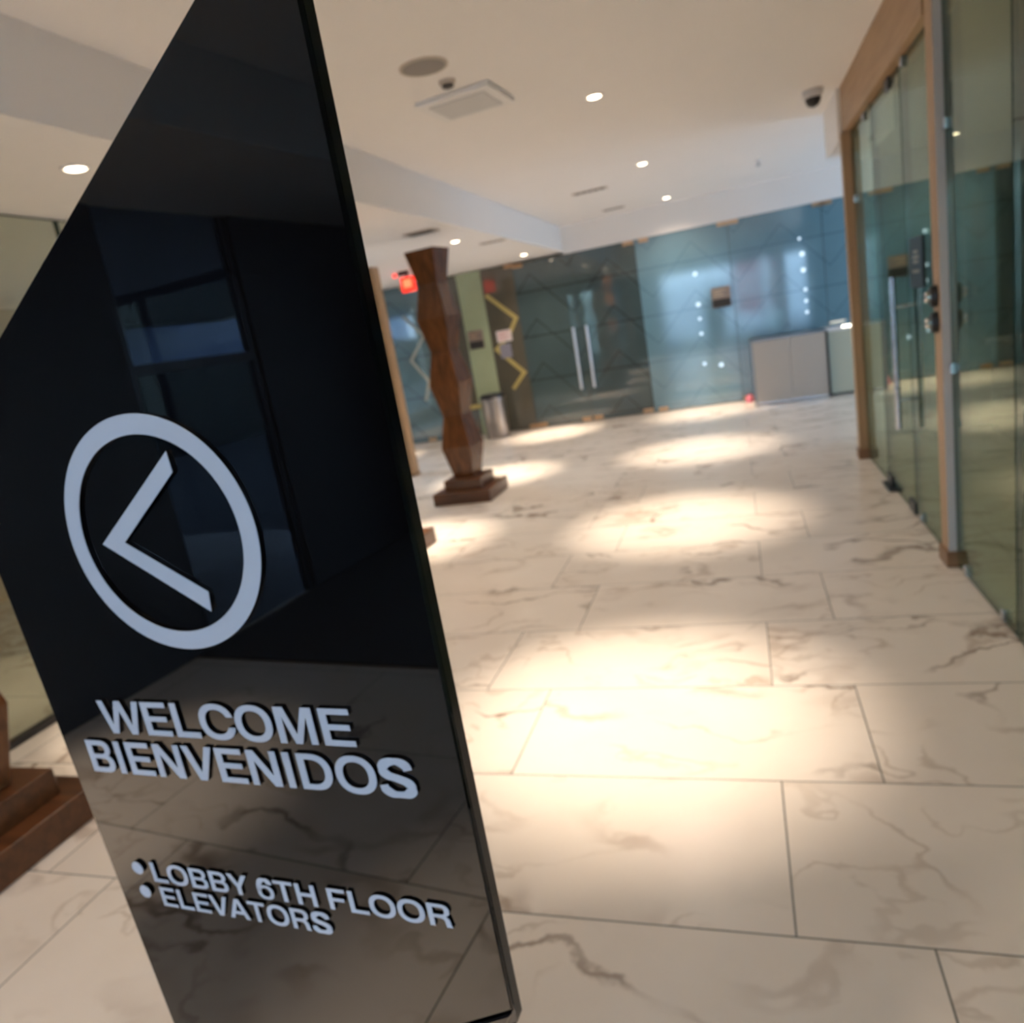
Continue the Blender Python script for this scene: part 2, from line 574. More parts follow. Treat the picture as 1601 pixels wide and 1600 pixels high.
# ---- right-hand glass frontage
def pane(y0, y1, z0, z1, name='glass_panel', parent=None, x=XG, mat='pane'):
    o = MB().box(x - 0.010, x + 0.010, y0, y1, z0, z1).build(name, [M[mat], M['glass_edge']], parent)
    for p in o.data.polygons:
        if abs(p.normal.x) < 0.5:
            p.material_index = 1
    return o


def clamp_x(y, z, parent, x=XG, w=0.035, h=0.05):
    return MB().box(x - 0.028, x - 0.010, y - w / 2, y + w / 2, z - h / 2, z + h / 2).build('clamp', M['steel'], parent, bevel=0.003)


t = thing('glass_partition', 'nearest clear glass panel on the right, cut by the frame edge', 'glass panel', (0, 0, 0))
pane(-1.2, 3.085, 0.012, H - 0.005, 'pane', t)
clamp_x(2.9, 0.05, t)
clamp_x(0.5, 0.05, t)
t = thing('glass_partition', 'tall glass panel just in front of the grey and oak post', 'glass panel', (0, 0, 0))
pane(3.10, 3.945, 0.012, H - 0.005, 'pane', t)
for y, z in ((3.22, 0.05), (3.75, 0.05), (3.90, 2.055), (3.90, 1.0)):
    clamp_x(y, z, t)
t = thing('glass_partition', 'narrow fixed glass panel behind the grey and oak post', 'glass panel', (0, 0, 0))
pane(4.10, 4.815, 0.012, 2.535, 'pane', t)
clamp_x(4.66, 0.05, t)
clamp_x(4.70, 2.51, t)
# the door leaf
t = thing('glass_door', 'frameless glass door with a long steel pull on the right', 'door', (0, 0, 0))
pane(4.835, 5.72, 0.012, 2.52, 'door_leaf', t)
MB().tube([(XG - 0.075, 4.90, 0.545), (XG - 0.075, 4.90, 1.44)], 0.016, 20).build('pull_handle', M['steel'], t, smooth=True)
for z in (0.72, 1.27):
    MB().tube([(XG - 0.006, 4.90, z), (XG - 0.075, 4.90, z)], 0.010, 12).build('handle_bracket', M['steel'], t, smooth=True)
MB().box(XG - 0.02, XG + 0.02, 4.84, 5.00, 0.012, 0.09).build('lower_patch_lock', M['darkmetal'], t, bevel=0.004)
MB().box(XG - 0.02, XG + 0.02, 5.56, 5.72, 0.012, 0.09).build('lower_pivot_patch', M['darkmetal'], t, bevel=0.004)
MB().box(XG - 0.02, XG + 0.02, 5.08, 5.20, 2.47, 2.535).build('upper_patch', M['darkmetal'], t, bevel=0.004)
tag(MB().box(XG - 0.055, XG + 0.055, 5.46, 5.75, 0.0, 0.012).build('floor_pivot_plate', M['darkmetal'], None, bevel=0.003),
    'dark metal pivot plate set on the floor under the glass door', 'floor plate')
t = thing('glass_partition', 'fixed glass panel between the glass door and the oak post', 'glass panel', (0, 0, 0))
pane(5.735, 6.60, 0.012, 2.535, 'pane', t)
clamp_x(5.93, 2.50, t)
clamp_x(6.52, 2.04, t)
# fascia over the door
f = struct(MB().box(0.888, 1.02, 4.09, 6.72, 2.54, H).build('trim_2', M['oak_y']))
# posts
def post(y0, y1, x0, x1, label, ztop, grey):
    t = thing('wooden_post', label, 'post', ((x0 + x1) / 2, (y0 + y1) / 2, 0))
    w, d = (x1 - x0) / 2, (y1 - y0) / 2
    MB().box(-w, w, -d, d, 0.08, ztop).build('shaft', M['oak'], t, bevel=0.002)
    if grey:
        g = MB().box(-w + 0.001, w - 0.001, -d - 0.004, -d, 0.08, ztop).build('front_facing', M['graycol'], t)
        g['label'] = 'grey front face'
    MB().box(-w - 0.012, w + 0.014, -d - 0.02, d + 0.012, 0, 0.08).build('plinth', M['plinth'], t, bevel=0.003)
    return t


post(3.955, 4.085, 0.897, 0.957, 'near wooden post with grey front and brown plinth on the right', H, True)
post(6.60, 6.71, 0.870, 0.935, 'far oak post at the end of the right glass frontage', 2.54, False)
# door controls on the post
for z, lab in ((1.333, 'upper round steel push button on the oak side of the post'), (1.212, 'lower round steel push button on the oak side of the post')):
    t = thing('push_button', lab, 'button', (0.897, 4.02, z), 0, 'push buttons on the near post')
    o = MB().lathe([(0.036, 0), (0.036, -0.014), (0.030, -0.030)], axis='x', n=28).build('backplate', M['blackplastic'], t, smooth=True)
    o.scale = (1, 1.0, 1.4)
    MB().lathe([(0.024, -0.028), (0.024, -0.045), (0.016, -0.054), (0.005, -0.056)], axis='x', n=24).build('button_cap', M['steel'], t, smooth=True)
# dark room sign on the fixed pane
t = thing('room_sign', 'tall-looking black sign on the glass beside the door pull, seen edge on', 'sign', (XG - 0.0102, 4.56, 1.50))
MB().box(-0.008, 0, -0.145, 0.145, -0.13, 0.13).build('plate', M['blackplastic'], t, bevel=0.002)
g = MB()
for z, w in ((0.055, 0.05), (0.028, 0.07), (0.004, 0.06), (-0.045, 0.08)):
    g.box(-0.010, -0.008, -w, w, z - 0.008, z + 0.008)
g = g.build('lettering', M['copper'], t)
g['label'] = 'copper coloured lettering lines'
# pale room furniture behind the right glass
tag(MB().box(2.0, 3.9, 6.6, 7.2, 0, 0.74).box(1.96, 3.94, 6.56, 7.24, 0.74, 0.78).build('counter', M['greywall'], None, bevel=0.004),
    'dark low counter in the unlit room behind the right glass', 'counter')

# ---- left glass and what is behind it
t = thing('glass_partition', 'clear glass panel at the left edge behind the black sign', 'glass panel', (0, 0, 0))
pane(0.74, 3.405, 0.03, HL - 0.01, 'pane', t, XL, 'pane_left')
MB().box(XL - 0.02, XL + 0.02, 0.74, 3.405, 0, 0.035).build('floor_channel', M['darkmetal'], t)
t = thing('glass_partition', 'second clear glass panel on the left, mostly hidden by the black sign', 'glass panel', (0, 0, 0))
pane(3.42, 5.9, 0.03, HL - 0.01, 'pane', t, XL, 'pane_left')
MB().box(XL - 0.02, XL + 0.02, 3.42, 5.9, 0, 0.035).build('floor_channel', M['darkmetal'], t)
tag(MB().box(-6.49, -6.30, 1.0, 6.6, 0, 1.95).build('wood_panelling', M['oak'], None, bevel=0.004), 'tan wood panelling behind the glass at the left edge', 'panelling')
t = thing('wooden_post', 'tan wooden post right beside the edge of the black sign', 'post', (-4.08, 8.28, 0))
MB().box(-0.10, 0.10, -0.08, 0.08, 0.02, HL).build('shaft', M['oak'], t, bevel=0.003)
MB().box(-0.11, 0.11, -0.09, 0.09, 0, 0.03).build('plinth', M['plinth'], t, bevel=0.003)

# ---- far glass wall
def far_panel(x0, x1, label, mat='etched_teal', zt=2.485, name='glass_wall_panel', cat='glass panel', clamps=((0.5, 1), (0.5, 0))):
    t = thing(name, label, cat, ((x0 + x1) / 2, YF, 0))
    w = (x1 - x0) / 2 - 0.004
    MB().box(-w, w, 0, 0.014, 0.012, zt).build('pane', M[mat], t, bevel=0.0015, seg=1)
    for fx, top in clamps:
        x = -w + 2 * w * fx
        z0 = zt - 0.055 if top else 0.012
        MB().box(x - 0.07, x + 0.07, -0.012, 0.0, z0, z0 + 0.055).build('patch_fitting', M['copper'], t, bevel=0.004)
    return t


far_panel(-6.5, -5.55, 'blue-grey glass wall panel at far left, beyond the tan post', 'etched_blue', HL - 0.01)
far_panel(-5.55, -4.35, 'blue-grey glass wall panel between tan post and totem, with pale zigzag', 'etched_blue', HL - 0.01)
far_panel(-4.35, -4.06, 'narrow dark brown glass strip left of the sage green panel', 'etched_brown', HL - 0.01, clamps=())
far_panel(-4.06, -3.655, 'sage green wall panel behind the wooden totem', 'sage', HL - 0.01, clamps=())
far_panel(-3.655, -3.14, 'brown-grey glass panel with gold zigzag and posted notices', 'etched_brown', HL - 0.01, clamps=((0.9, 1), (0.9, 0)))


def far_door(x0, x1, hx, label, hinge):
    t = far_panel(x0, x1, label, 'etched', HL - 0.03, 'glass_door', 'door', ())
    c = (x0 + x1) / 2
    w = (x1 - x0) / 2
    MB().tube([(hx - c, -0.07, 0.51), (hx - c, -0.07, 1.43)], 0.020, 18).build('pull_handle', M['satin'], t, smooth=True)
    for z in (0.66, 1.28):
        MB().tube([(hx - c, 0, z), (hx - c, -0.07, z)], 0.010, 12).build('handle_bracket', M['steel'], t, smooth=True)
    e = -w + 0.09 if hinge < 0 else w - 0.09
    for z in (0.012, HL - 0.09):
        MB().box(e - 0.075, e + 0.075, -0.012, 0.03, z, z + 0.06).build('hinge_patch', M['copper'], t, bevel=0.004)
    MB().box(-e - 0.07, -e + 0.07, -0.012, 0.03, 0.012, 0.072).build('lock_patch', M['copper'], t, bevel=0.004)
    return t


far_door(-3.14, -2.24, -2.335, 'left leaf of the dark glass double door with steel pull', -1)
far_door(-2.24, -1.30, -2.135, 'right leaf of the dark glass double door with steel pull', 1)
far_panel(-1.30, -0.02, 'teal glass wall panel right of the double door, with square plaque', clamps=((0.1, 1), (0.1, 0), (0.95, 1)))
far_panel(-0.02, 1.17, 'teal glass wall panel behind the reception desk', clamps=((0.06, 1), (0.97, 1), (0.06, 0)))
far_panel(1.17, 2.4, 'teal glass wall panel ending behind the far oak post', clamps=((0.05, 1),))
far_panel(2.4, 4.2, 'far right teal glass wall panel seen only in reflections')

# gold zigzag strips on the glass
def zigzag(pts, width, mat, label, name='zigzag_strip', y=YF):
    b = MB()
    L, R = [], []
    n = len(pts)
    P = [Vector((p[0], p[1])) for p in pts]
    for k in range(n):
        d0 = (P[k] - P[k - 1]).normalized() if k else (P[1] - P[0]).normalized()
        d1 = (P[k + 1] - P[k]).normalized() if k < n - 1 else d0
        n0, n1 = Vector((-d0.y, d0.x)), Vector((-d1.y, d1.x))
        m = (n0 + n1).normalized()
        q = width / 2 / max(0.35, m.dot(n0))
        L.append(P[k] + m * q)
        R.append(P[k] - m * q)
    R4 = [[(L[k].x, y - 0.003, L[k].y), (R[k].x, y - 0.003, R[k].y), (R[k].x, y - 0.0002, R[k].y), (L[k].x, y - 0.0002, L[k].y)] for k in range(n)]
    b.rings(R4)
    return tag(b.build(name, M[mat]), label, 'decoration')


zigzag([(-3.62, 2.13), (-3.20, 1.72), (-3.36, 1.48), (-3.59, 1.30), (-3.21, 0.89), (-3.43, 0.66)], 0.06, 'gold', 'bright gold zigzag strip on the brown-grey glass beside the notices')
zigzag([(-5.06, 2.06), (-4.76, 1.70), (-5.06, 1.35), (-4.82, 0.98), (-4.94, 0.68)], 0.045, 'palegold', 'pale zigzag strip on the blue-grey glass left of the totem')
tag(MB().box(-4.19, -3.88, YF - 0.02, YF - 0.0002, 0.435, 0.505).build('wall_bar', M['gold'], None, bevel=0.004), 'short gold bar on the wall just left of the trash can', 'bar')


def plaque(x0, x1, z0, z1, label):
    t = thing('room_plaque', label, 'sign', ((x0 + x1) / 2, YF, (z0 + z1) / 2))
    w, h = (x1 - x0) / 2, (z1 - z0) / 2
    MB().box(-w, w, -0.014, -0.0005, -h, h).build('plate', M['plaque'], t, bevel=0.002)
    g = MB().box(-w + 0.006, w - 0.006, -0.017, -0.014, -h + 0.006, -h + 0.118).build('black_band', M['mat'], t)
    g['label'] = 'black lower band'
    g = MB()
    for k, q in enumerate((0.8, 0.6, 0.7)):
        g.box(-w + 0.03, -w + 0.03 + 2 * (w - 0.03) * q, -0.0165, -0.014, h - 0.05 - 0.035 * k, h - 0.035 - 0.035 * k)
    g.build('raised_text', M['copper'], t)


plaque(-0.32, -0.06, 1.355, 1.635, 'square taupe and black plaque on the teal glass above the desk')
plaque(-4.02, -3.775, 1.36, 1.64, 'square taupe and black plaque on the sage green panel')
t = thing('notice_sheet', 'white notice with pink print on the brown-grey glass', 'notice', (-3.435, YF, 1.485))
MB().box(-0.12, 0.12, -0.008, -0.004, -0.085, 0.085).build('sheet', M['paper'], t)
g = MB()
for k in range(4):
    g.box(-0.095, 0.095 - 0.05 * (k % 2), -0.009, -0.008, 0.05 - 0.034 * k, 0.062 - 0.034 * k)
g.build('print', M['paper_red'], t)
tag(MB().box(-3.535, -3.355, YF - 0.008, YF - 0.004, 1.15, 1.365).build('notice_sheet', M['paper_blue']), 'grey-blue notice directly below the white notice', 'notice')

# small emissive dots on the teal glass
studs = [(0.88, 2.07, 0.35), (0.90, 1.87, 1), (0.90, 1.66, 1), (0.91, 1.40, 0.5), (0.91, 1.25, 0.5), (0.91, 1.10, 0.5),
         (-0.51, 1.87, 0.9), (-0.51, 1.45, 1), (-0.51, 1.25, 0.5), (-0.51, 1.04, 0.6), (-0.51, 0.61, 0.7), (-0.28, 0.56, 1)]
labs = ['topmost faint light stud of the right-hand column on the teal glass', 'second light stud down in the right-hand column on the teal glass',
        'third light stud down in the right-hand column on the teal glass', 'fourth light stud down in the right-hand column on the teal glass',
        'fifth light stud down in the right-hand column on the teal glass', 'lowest light stud of the right-hand column on the teal glass',
        'topmost light stud of the left-hand column on the teal glass', 'second light stud down in the left-hand column, left of the plaque',
        'third light stud down in the left-hand column, below the plaque edge', 'fourth light stud down in the left-hand column on the teal glass',
        'lowest light stud of the left-hand column on the teal glass', 'light stud low on the glass left of the desk, right of the column']
for (x, z, q), lb in zip(studs, labs):
    o = MB().lathe([(0.030 * q ** 0.5, 0), (0.030 * q ** 0.5, 0.006), (0.022 * q ** 0.5, 0.010)], axis='y', n=18, c=(0, 0, 0)).build('light_stud', M['led_white'], smooth=True)
    o.location = (x, YF, z)
    tag(o, lb, 'light', 'light studs on the teal glass')

# ---- reception desk
t = thing('reception_desk', 'low warm grey reception desk with steel edges before the teal glass', 'desk', (0.60, 10.40, 0))
for x0, x1 in ((-0.445, 0.0), (0.004, 0.445)):
    MB().box(x0, x1, 0.006, 0.030, 0.045, 0.845).build('front_panel', M['desk'], t, bevel=0.002)
MB().box(-0.475, 0.475, 0.0, 0.60, 0.845, 0.87).build('top', M['cansteel'], t, bevel=0.003)
MB().box(-0.475, -0.445, 0.0, 0.60, 0.0, 0.845).build('side_frame', M['cansteel'], t, bevel=0.002)
MB().box(0.445, 0.475, 0.0, 0.60, 0.0, 0.845).build('side_frame', M['darkmetal'], t, bevel=0.002)
MB().box(-0.445, 0.445, 0.004, 0.05, 0.012, 0.045).build('bottom_rail', M['steel'], t)
t = thing('counter_unit', 'pale green lit counter right of the grey desk, half behind the post', 'counter', (1.48, 10.50, 0))
MB().box(-0.395, 0.6, 0.0, 0.5, 0.03, 0.83).build('front', M['deskgreen'], t, bevel=0.002)
MB().box(-0.40, 0.61, -0.01, 0.5, 0.83, 0.86).build('top', M['white'], t, bevel=0.002)
MB().box(-0.22, -0.02, -0.016, 0.02, 0.862, 0.885).build('light_bar', M['deskled'], t)
MB().box(-0.40, -0.34, 0.02, 0.10, 0.0, 0.03).build('foot', M['blackplastic'], t)
tag(MB().lathe([(0.05, 0.0), (0.055, 0.03), (0.045, 0.085), (0.03, 0.10)], n=20).build('floor_cone', M['pink'], None, smooth=True, loc=(0.06, 10.95, 0.0)),
    'small pink object on the floor at the left end of the desk', 'cone')

# ---- trash can
t = thing('trash_can', 'round steel trash can with black rim before the sage green panel', 'trash can', (-3.655, 10.72, 0))
MB().lathe([(0.175, 0.0), (0.18, 0.02), (0.185, 0.56), (0.187, 0.57)], n=40).build('body', M['cansteel'], t, smooth=True)
MB().lathe([(0.178, 0.57), (0.198, 0.575), (0.198, 0.605), (0.192, 0.612)], n=40).build('rim', M['cansteel'], t, smooth=True)
MB().lathe([(0.190, 0.606), (0.188, 0.645), (0.16, 0.672), (0.06, 0.684)], n=40).build('lid', M['blackplastic'], t, smooth=True)

# ---- endless-module wooden totems
def totem(loc, rz, label):
    t = thing('wooden_totem', label, 'sculpture', loc, rz, 'stacked-module wooden totems')
    b = MB()
    A = Matrix.Rotation(math.radians(-6), 3, 'Z')
    wn, ww, hh = 0.102, 0.157, 0.307

    def sq(h, z):
        return [tuple(A @ Vector(p)) for p in ((-h, -h, z), (h, -h, z), (h, h, z), (-h, h, z))]
    z = 0.225
    for k in range(4):
        m = MB()
        if k < 3:
            m.rings([sq(wn, z), sq(ww, z + hh), sq(wn, z + 2 * hh)])
        else:
            m.rings([sq(wn, z), sq(ww, z + hh)])
        m.build('module', M['walnut'], t, bevel=0.004)
        z += 2 * hh
    MB().box(-0.195, 0.195, -0.195, 0.195, 0.12, 0.225).build('upper_base', M['walnut_x'], t, bevel=0.005)
    MB().box(-0.295, 0.295, -0.295, 0.295, 0.0, 0.12).build('lower_base', M['walnut_x'], t, bevel=0.005)
    return t


t0 = totem((-2.67, 6.695, 0), 0, 'dark red-brown wooden totem fully visible beyond the black sign')
copy_thing(t0, (-2.75, 4.92, 0), 'wooden totem hidden by the black sign, only a base corner showing')
copy_thing(t0, (-2.785, 1.60, 0), 'wooden totem at the left edge, large stepped base showing')

# ---- exit sign with its lamp
t = thing('exit_sign', 'red lit exit sign hanging from the low ceiling left of the totem', 'sign', (-4.09, 9.40, HL))
MB().box(-0.095, 0.095, -0.03, 0.03, -0.255, -0.065).build('housing', M['exit_red'], t, bevel=0.006)
MB().box(-0.055, 0.06, -0.034, -0.03, -0.20, -0.10).build('lit_panel', M['exit_bright'], t)
MB().box(-0.012, 0.012, -0.012, 0.012, -0.065, 0).build('stem', M['darkmetal'], t)
t = thing('emergency_lamp', 'dark ceiling bracket with one glowing red lamp above the exit sign', 'lamp', (-4.09, 9.26, HL))
MB().box(-0.05, 0.09, -0.03, 0.03, -0.055, 0).build('bracket', M['darkmetal'], t, bevel=0.004)
MB().lathe([(0.02, 0.0), (0.027, 0.03), (0.022, 0.05)], axis='y', n=18, c=(-0.085, -0.02, -0.045)).build('red_lamp', M['red_led'], t, smooth=True)

# ---- ceiling fittings
def downlight(x, y, z, label, tilt):
    t = thing('downlight', label, 'ceiling light', (x, y, z), 0, 'recessed ceiling downlights')
    MB().lathe([(0.062, 0.0), (0.062, -0.006), (0.048, -0.008), (0.046, -0.001)], n=36, cap=False).build('trim_ring', M['white'], t, smooth=True)
    MB().lathe([(0.040, -0.0015), (0.036, -0.009), (0.022, -0.014)], n=36).build('lamp_disc', M['lamp'], t)
    d = bpy.data.lights.new('spot_beam', 'SPOT')
    d.energy = SPOT_W
    d.color = WARM
    d.spot_size = math.radians(40)
    d.spot_blend = 1.0
    d.shadow_soft_size = 0.04
    o = bpy.data.objects.new('spot_beam', d)
    COL.objects.link(o)
    o.parent = t
    o.location = (0, 0, -0.03)
    o.rotation_euler = (0, tilt, 0)
    d = bpy.data.lights.new('flood_beam', 'SPOT')
    d.energy = FLOOD_W
    d.color = WARM
    d.spot_size = math.radians(140)
    d.spot_blend = 1.0
    d.shadow_soft_size = 0.04
    o = bpy.data.objects.new('flood_beam', d)
    COL.objects.link(o)
    o.parent = t
    o.location = (0, 0, -0.03)
    return t


TL = math.radians(-4.5)
downlight(-0.74, 5.20, H, 'nearest visible downlight in the main ceiling, above the corridor middle', TL)
downlight(-0.74, 7.83, H, 'second downlight away from camera in the main ceiling', TL)
downlight(-0.74, 10.55, H, 'farthest downlight in the main ceiling, near the far beam', TL)
downlight(-0.74, 2.58, H, 'main ceiling downlight above the top of the frame', TL)
downlight(-0.74, -0.05, H, 'main ceiling downlight behind the camera', TL)
downlight(-2.685, 2.835, HL, 'downlight in the low ceiling left of the black sign', 0)
downlight(-2.69, 5.20, HL, 'low ceiling downlight hidden behind the black sign', 0)
downlight(-2.70, 7.61, HL, 'low ceiling downlight just right of the totem top', 0)
downlight(-2.71, 10.33, HL, 'low ceiling downlight above the dark glass double door', 0)
downlight(-2.62, -0.45, HL, 'low ceiling downlight at the left behind the camera', 0)
downlight(-5.35, 9.8, HL, 'low ceiling downlight far left near the blue-grey glass', 0)  # extra lamp, kept out of sight behind the sign

t = thing('ceiling_speaker', 'large round grey speaker grille flush in the main ceiling', 'speaker', (-1.385, 3.90, H))
MB().lathe([(0.125, 0.0), (0.125, -0.006), (0.112, -0.008)], n=48).build('rim', M['ventframe'], t, smooth=True)
MB().lathe([(0.112, -0.0078), (0.10, -0.0095), (0.02, -0.010)], n=48).build('grille', M['grille'], t, smooth=True)
t = thing('smoke_detector', 'small dark detector on the ceiling between speaker and square panel', 'detector', (-1.37, 4.19, H))
MB().lathe([(0.045, 0.0), (0.045, -0.012), (0.035, -0.02)], n=28).build('base', M['ventframe'], t, smooth=True)
MB().lathe([(0.033, -0.019), (0.033, -0.032), (0.018, -0.038)], n=28).build('sensor', M['blackplastic'], t, smooth=True)
t = thing('ceiling_panel', 'square white framed panel hanging just below the main ceiling', 'ceiling panel', (-1.405, 4.58, H), math.radians(-4))
MB().box(-0.235, 0.235, -0.215, 0.215, -0.03, 0).build('frame', M['white'], t, bevel=0.004)
MB().box(-0.175, 0.175, -0.155, 0.155, -0.036, -0.03).build('diffuser', M['diffuser'], t, bevel=0.002)
t = thing('security_camera', 'grey and black dome camera on the ceiling by the timber fascia', 'camera', (0.685, 6.56, H))
MB().lathe([(0.075, 0.0), (0.075, -0.035), (0.06, -0.055)], n=32).build('housing', M['diffuser'], t, smooth=True)
MB().lathe([(0.058, -0.05), (0.056, -0.075), (0.040, -0.105), (0.015, -0.118)], n=32).build('dome', M['blackplastic'], t, smooth=True)
t = thing('sprinkler_head', 'small white sprinkler on the ceiling below right of the dome camera', 'sprinkler', (0.367, 9.21, H))
MB().lathe([(0.045, 0.0), (0.042, -0.008), (0.02, -0.012)], n=24).build('escutcheon', M['white'], t, smooth=True)
MB().lathe([(0.012, -0.01), (0.012, -0.05), (0.03, -0.052), (0.03, -0.058)], n=20).build('head', M['steel'], t, smooth=True)


def vent(x, y, z, w, d, label, n):
    t = thing('air_vent', label, 'vent', (x, y, z))
    MB().box(-w, w, -d, d, -0.008, 0).build('frame', M['ventframe'], t, bevel=0.003)
    for k in range(n):
        xx = -w + 0.03 + (2 * w - 0.06) * (k + 0.5) / n
        q = (2 * w - 0.06) / n * 0.36
        MB().box(xx - q, xx + q, -d + 0.02, d - 0.02, -0.011, -0.008).build('slot', M['ventdark'], t)


vent(-1.42, 8.68, H, 0.20, 0.055, 'dark slotted air vent in the main ceiling, nearer of two', 5)
vent(-1.43, 10.48, H, 0.15, 0.05, 'small slotted air vent in the main ceiling near the far beam', 4)
vent(-2.64, 6.58, HL, 0.15, 0.09, 'dark slotted air vent in the low ceiling above the totem', 4)
vent(-2.50, 8.28, HL, 0.15, 0.05, 'pale slotted air vent in the low ceiling right of the totem', 4)

# ------------------------------------------------------------------ the black monolith sign
K = 0.485                      # drawing units to metres
ALPHA = math.radians(-3.8)
EDGE = (-0.624125 * K, 1.224 * K)
sign = thing('monolith_sign', 'large black glossy angular welcome sign with raised white lettering, in front', 'sign', (EDGE[0], EDGE[1], 0), ALPHA)


def sz(z):
    return 1.5 + z * K


def P2(pts):
    return [(x * K, sz(z)) for x, z in pts]


upper = P2([(0.0, -1.4745), (0.0, 0.768), (-1.227, 0.003), (-1.1263, -2.07)])
lower = P2([(-0.006, -1.4865), (-1.1257, -2.083), (-1.075, -3.0), (-0.62, -3.0), (-0.52, -2.52)])
back = P2([(-0.001, -1.520), (-0.001, 0.765), (-1.2255, 0.003), (-1.1235, -2.115)])
back_low = P2([(-0.008, -1.532), (-1.1225, -2.127), (-1.075, -3.0), (-0.62, -3.0), (-0.53, -2.56)])
MB().prism(upper, 0.0, 0.006).build('front_panel', M['black'], sign, bevel=0.0024, seg=1)
MB().prism(back, 0.0062, 0.0215).build('back_panel', M['blackside'], sign)
MB().prism(lower, 0.0, 0.006).build('lower_panel', M['black'], sign, bevel=0.002, seg=1)
MB().prism(back_low, 0.0062, 0.0215).build('lower_back_panel', M['blackside'], sign)
MB().box(-0.60, -0.22, -0.10, 0.16, 0.0, 0.012).box(-0.53, -0.30, -0.012, 0.034, 0.012, 0.05).build('base_plate', M['darkmetal'], sign, bevel=0.002)

# letter outlines in cap-height units --------------------------------------------------
SV, TH = 0.188, 0.158


def arc(cx, cz, rx, rz, a0, a1, n=24, e=2.25):
    o = []
    for i in range(n + 1):
        a = math.radians(a0 + (a1 - a0) * i / n)
        c, s = math.cos(a), math.sin(a)
        o.append((cx + rx * math.copysign(abs(c) ** (2 / e), c), cz + rz * math.copysign(abs(s) ** (2 / e), s)))
    return o


def stroke(pts, w0, w1=None):
    """thicken a centre line into an outline; w0 = half width on near-vertical, w1 on near-level runs"""
    w1 = w1 or w0
    L, R = [], []
    for k in range(len(pts)):
        a = Vector(pts[max(0, k - 1)])
        b = Vector(pts[min(len(pts) - 1, k + 1)])
        d = (b - a).normalized()
        w = w0 * abs(d.y) + w1 * abs(d.x)
        n = Vector((-d.y, d.x))
        p = Vector(pts[k])
        L.append(tuple(p + n * w))
        R.append(tuple(p - n * w))
    return L + R[::-1]


def spline(ctrl, n=10):
    o = []
    for k in range(len(ctrl) - 1):
        p0, p1, p2, p3 = (Vector(ctrl[max(0, min(len(ctrl) - 1, k + j))]) for j in (-1, 0, 1, 2))
        for i in range(n):
            t = i / n
            o.append(tuple(0.5 * ((2 * p1) + (-p0 + p2) * t + (2 * p0 - 5 * p1 + 4 * p2 - p3) * t * t + (-p0 + 3 * p1 - 3 * p2 + p3) * t ** 3)))
    o.append(tuple(ctrl[-1]))
    return o


